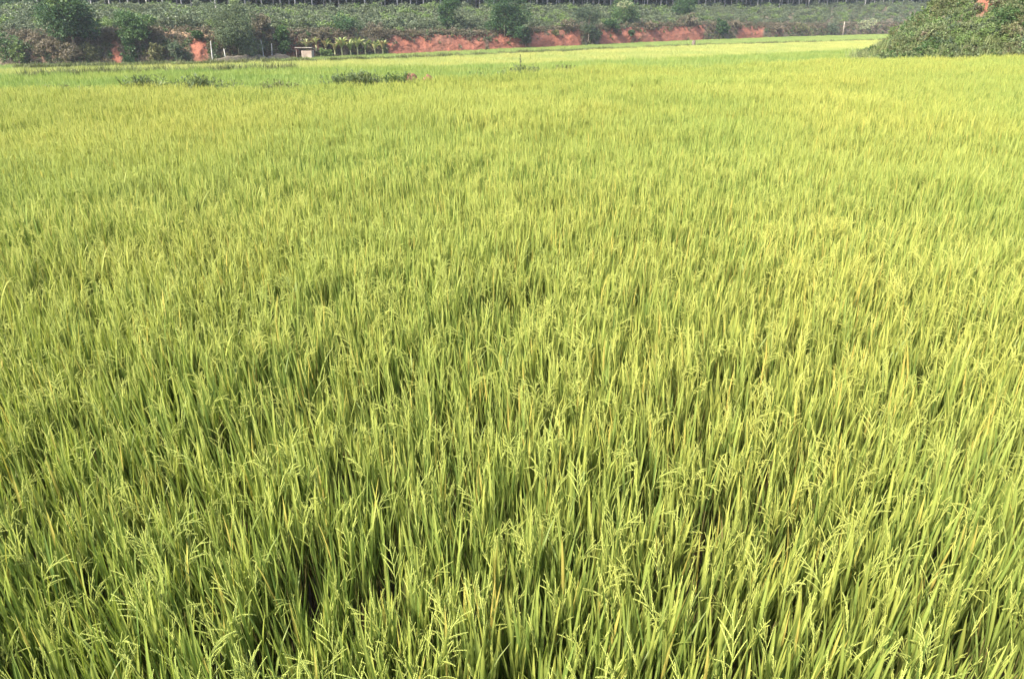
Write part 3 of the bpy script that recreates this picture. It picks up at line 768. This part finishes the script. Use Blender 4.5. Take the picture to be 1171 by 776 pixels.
bv = [bush_obj('bank_tuft', 500 + i, .9, .75, 110, .16, c, d, 4) for i, (c, d) in enumerate([(G_BROWN, -.3), (G_BROWN, .4), (G_OLIVE, .2), (G_BROWN, 0), (G_MIDT, .1), (G_GREY, .2)])]
P, Sx, ix = [], [], []
for i in range(8500):
    u = rng.uniform(-.62, .5); px = px_of_u(u); k = rng.random() ** .8 * 1.12; f = float(foot(u)); Y = f + k * BANK; z = ter(u, Y)
    bb = bare(px); top = .62 + .4 * n3(u * 60, 1, 1)
    if k > .06 and k < top and rng.random() < bb * .93: continue
    if (bb > .5 and rng.random() < .25) or (k > .66 and 182 < px < 243 and rng.random() < .8): continue
    s = rng.uniform(.5, 1.2) * (.55 if bb > .5 and k <= .06 else 1); P.append((u * Y, Y, z - .1)); Sx.append((s, s, s))
    ix.append(rng.choice([0, 1, 3]) if (k > .5 and rng.random() < .8) else rng.integers(0, 6))
n = len(P)
o = scatter('undergrowth', P, np.stack([np.zeros(n), np.zeros(n), rng.uniform(0, 6.28, n)], 1), Sx, ix, bv); tag(o, 'dry brown undergrowth covering parts of the red bank', 'undergrowth')

# grass on the bunds between the lower paddies
gv = []
for i in range(4):
    rg = random.Random(i); mb = MB()
    for k in range(70):
        leaf(mb, (rg.uniform(-.5, .5), rg.uniform(-.3, .3), 0), rg.uniform(0, 6.28), rg.uniform(0, .5), rg.uniform(.5, .95), .04, rg.uniform(.2, 1.2), lerp((.08, .11, .045), (.17, .17, .07), rg.random()), None, 3)
    gv.append(bpy.data.objects.new('bund_tuft', mb.mesh('bund_tuft', M_leaf)))
P, Sx, ix = [], [], []
for u in np.arange(-.62, .6, .0035):
    p = P_(u)
    for i, hs in ((2, .8), (6, 1.12), (10, .8), (13, .4)):
        if i == 2 and not (-.62 < u < .30): continue
        if i == 6 and (px_of_u(u) > 330 or n3(u * 9, 4, 4) < -.4): continue
        Y = p[i][0] + rng.uniform(0, .5) if i != 13 else p[i][0] - rng.uniform(0, 1.0)
        s = hs * rng.uniform(.6, 1.15); P.append((u * Y, Y, p[i][1] - .05)); Sx.append((1, 1, s)); ix.append(rng.integers(0, 4))
n = len(P)
o = scatter('bund_grass', P, np.stack([np.zeros(n), np.zeros(n), rng.uniform(0, 6.28, n)], 1), Sx, ix, gv); tag(o, 'rough dark grass along the low bunds between the paddies', 'grass')

# ------------------------------------------------------------------ mound on the right
fv = []
for i in range(4):
    rg = random.Random(40 + i); mb = MB()
    for k in range(80): leaf(mb, (rg.uniform(-.5, .5), rg.uniform(-.4, .4), 0), rg.uniform(0, 6.28), rg.uniform(0, .6), rg.uniform(.4, 1.0), .02, rg.uniform(.2, 1.5), lerp((.13, .18, .07), (.28, .29, .13), rg.random()), None, 3)
    fv.append(bpy.data.objects.new('foot_tuft', mb.mesh('foot_tuft', M_leaf)))

MX, MY, MRX, MRY, MH = 38.1, 50.0, 15.0, 13.5, 8.0
def mound_z(x, y):
    d = math.hypot((x - MX) / MRX, (y - MY) / MRY)
    if d >= 1: return -.2
    return MH * (1 - d ** 1.45) ** 1.05 * (1 + .12 * n3(x * .2, y * .2, 8)) + (.9 * n3(x * .45, y * .45, 3) + .35 * n3(x * 1.3, y * 1.3, 6)) * min(1, (1 - d) * 3) - .1
def red_patch(x, y, z):      # where the photograph shows bare red or tan soil on the mound: (pixel x, pixel y, radii)
    dx, dy, dz = x, y, z - ZC
    f_ = dy * CP - dz * SP; px = PW / 2 + FPX * dx / f_; py = PH / 2 - FPX * (dy * SP + dz * CP) / f_
    return min(((px - a) / c) ** 2 + ((py - b) / d) ** 2 for a, b, c, d in ((1127, 5, 9, 11), (1066, 47, 7, 3), (1112, 59, 5, 3), (1166, 58, 10, 4), (1084, 43, 5, 2)))
vs, fs, cs = [], [], []; nr, na = 60, 170
for r_ in range(nr + 1):
    for a_ in range(na):
        k = r_ / nr; th = a_ * 6.2832 / na; x, y = MX + MRX * k * math.cos(th), MY + MRY * k * math.sin(th)
        vs.append((x, y, mound_z(x, y))); cs.append(lerp(RED, DRY, .3 + .4 * n3(x, y, 1)) if red_patch(x, y, vs[-1][2]) < 1.5 else (.10, .09, .05))
for r_ in range(nr):
    for a_ in range(na): a1 = r_ * na + a_; a2 = r_ * na + (a_ + 1) % na; fs.append((a1, a1 + na, a2 + na, a2))
mb = MB(); mb.add(vs, fs, cs); o = mb.build('mound', M_ground); tag(o, kind='structure')
vv = [bush_obj('vine_tuft', 600 + i, .8, .42, 260, .075, c, d, 6) for i, (c, d) in enumerate([(G_VINE, .2), (G_LIGHT, .1), (G_VINE, .5), (G_OLIVE, .1), (G_GREY, .2), (G_BROWN, .2), (G_MIDT, .1)])]
P, Sx, ix, rt = [], [], [], []
for i in range(13000):
    th = rng.uniform(math.pi * .75, math.pi * 2.0); k = math.sqrt(rng.random()) * 1.02
    x, y = MX + MRX * k * math.cos(th), MY + MRY * k * math.sin(th); z = max(mound_z(x, y), -.05)
    q = red_patch(x, y, z)
    if q < 1.5 and rng.random() < .9: continue
    big = n3(x * .35, y * .35, 12)
    s = rng.uniform(.6, 1.3) * (1 + .5 * big); P.append((x, y, z - .05)); Sx.append((s, s, s * rng.uniform(.8, 1.4)))
    g = n3(x * .4, y * .4, 33)
    ix.append(5 if (q < 2.2 and rng.random() < .6) else rng.choice([0, 2, 6, 3]) if g < -.08 else rng.choice([0, 1, 1, 2, 4])); rt.append((rng.normal(0, .25), rng.normal(0, .25), rng.uniform(0, 6.28)))
o = scatter('creeper_cover', P, rt, Sx, ix, vv); tag(o, 'tangled green creepers covering the mound on the right', 'creepers')
P, Sx, rt = [], [], []
for i in range(420):
    th = rng.uniform(math.pi * .85, math.pi * 1.9); k = rng.uniform(.9, 1.05) + .05 * n3(th * 6, 1, 1)
    x, y = MX + MRX * k * math.cos(th), MY + MRY * k * math.sin(th); q = rng.uniform(.7, 1.25)
    P.append((x, y, max(mound_z(x, y), 0))); Sx.append((q, q, q * .62)); rt.append((rng.normal(0, .12), rng.normal(0, .12), rng.uniform(0, 6.28)))
o = scatter('mound_grass', P, rt, Sx, rng.integers(0, 4, len(P)), fv); tag(o, 'ragged grass along the foot of the mound', 'grass')
for i, (px, py, W_, H_, cols, lab) in enumerate([
    (1003, 62, 1.2, .9, G_DARK, 'small dark bush at the left tip of the mound'), (1024, 38, 1.5, 1.1, G_LIGHT, 'light green bush on the left shoulder of the mound'),
    (1080, 13, 2.2, 1.5, G_OLIVE, 'olive bush near the top of the mound left of the red soil'), (1150, 30, 2.0, 1.4, G_MIDT, 'dark leafy bush right below the bare red soil of the mound'),
    (1133, 50, 1.5, 1.0, G_LIGHT, 'light green bush low on the mound near the rice'), (1062, 62, 2.4, .7, G_MIDT, 'low wide green bush at the foot of the mound'),
    (1156, 6, 2.2, 1.6, G_BROWN, 'dry brown brush at the top right of the mound'), (1108, 4, 1.6, 1.2, G_MIDT, 'green bush left of the bare red soil on the mound top'), (1148, 44, 1.6, 1.1, G_OLIVE, 'olive bush low on the right of the mound')]):
    # march along the line of sight to the mound's skin
    x, y, z = ray(px, py); s = 20.0
    while s < 70 and ZC + z * s > max(mound_z(x * s, y * s), .0): s += .05
    b = Vector((x * s, y * s + .2, ZC + z * s - H_ * .3))
    rg = random.Random(700 + i); mb = MB(); leaf_cloud(mb, crown_blobs(H_, W_, rg, 7, .0), 1300, .10, cols, rg, .15)
    o = mb.build('bush', M_leaf); o.location = b; tag(o, lab, 'bush', 'bushes on the mound')
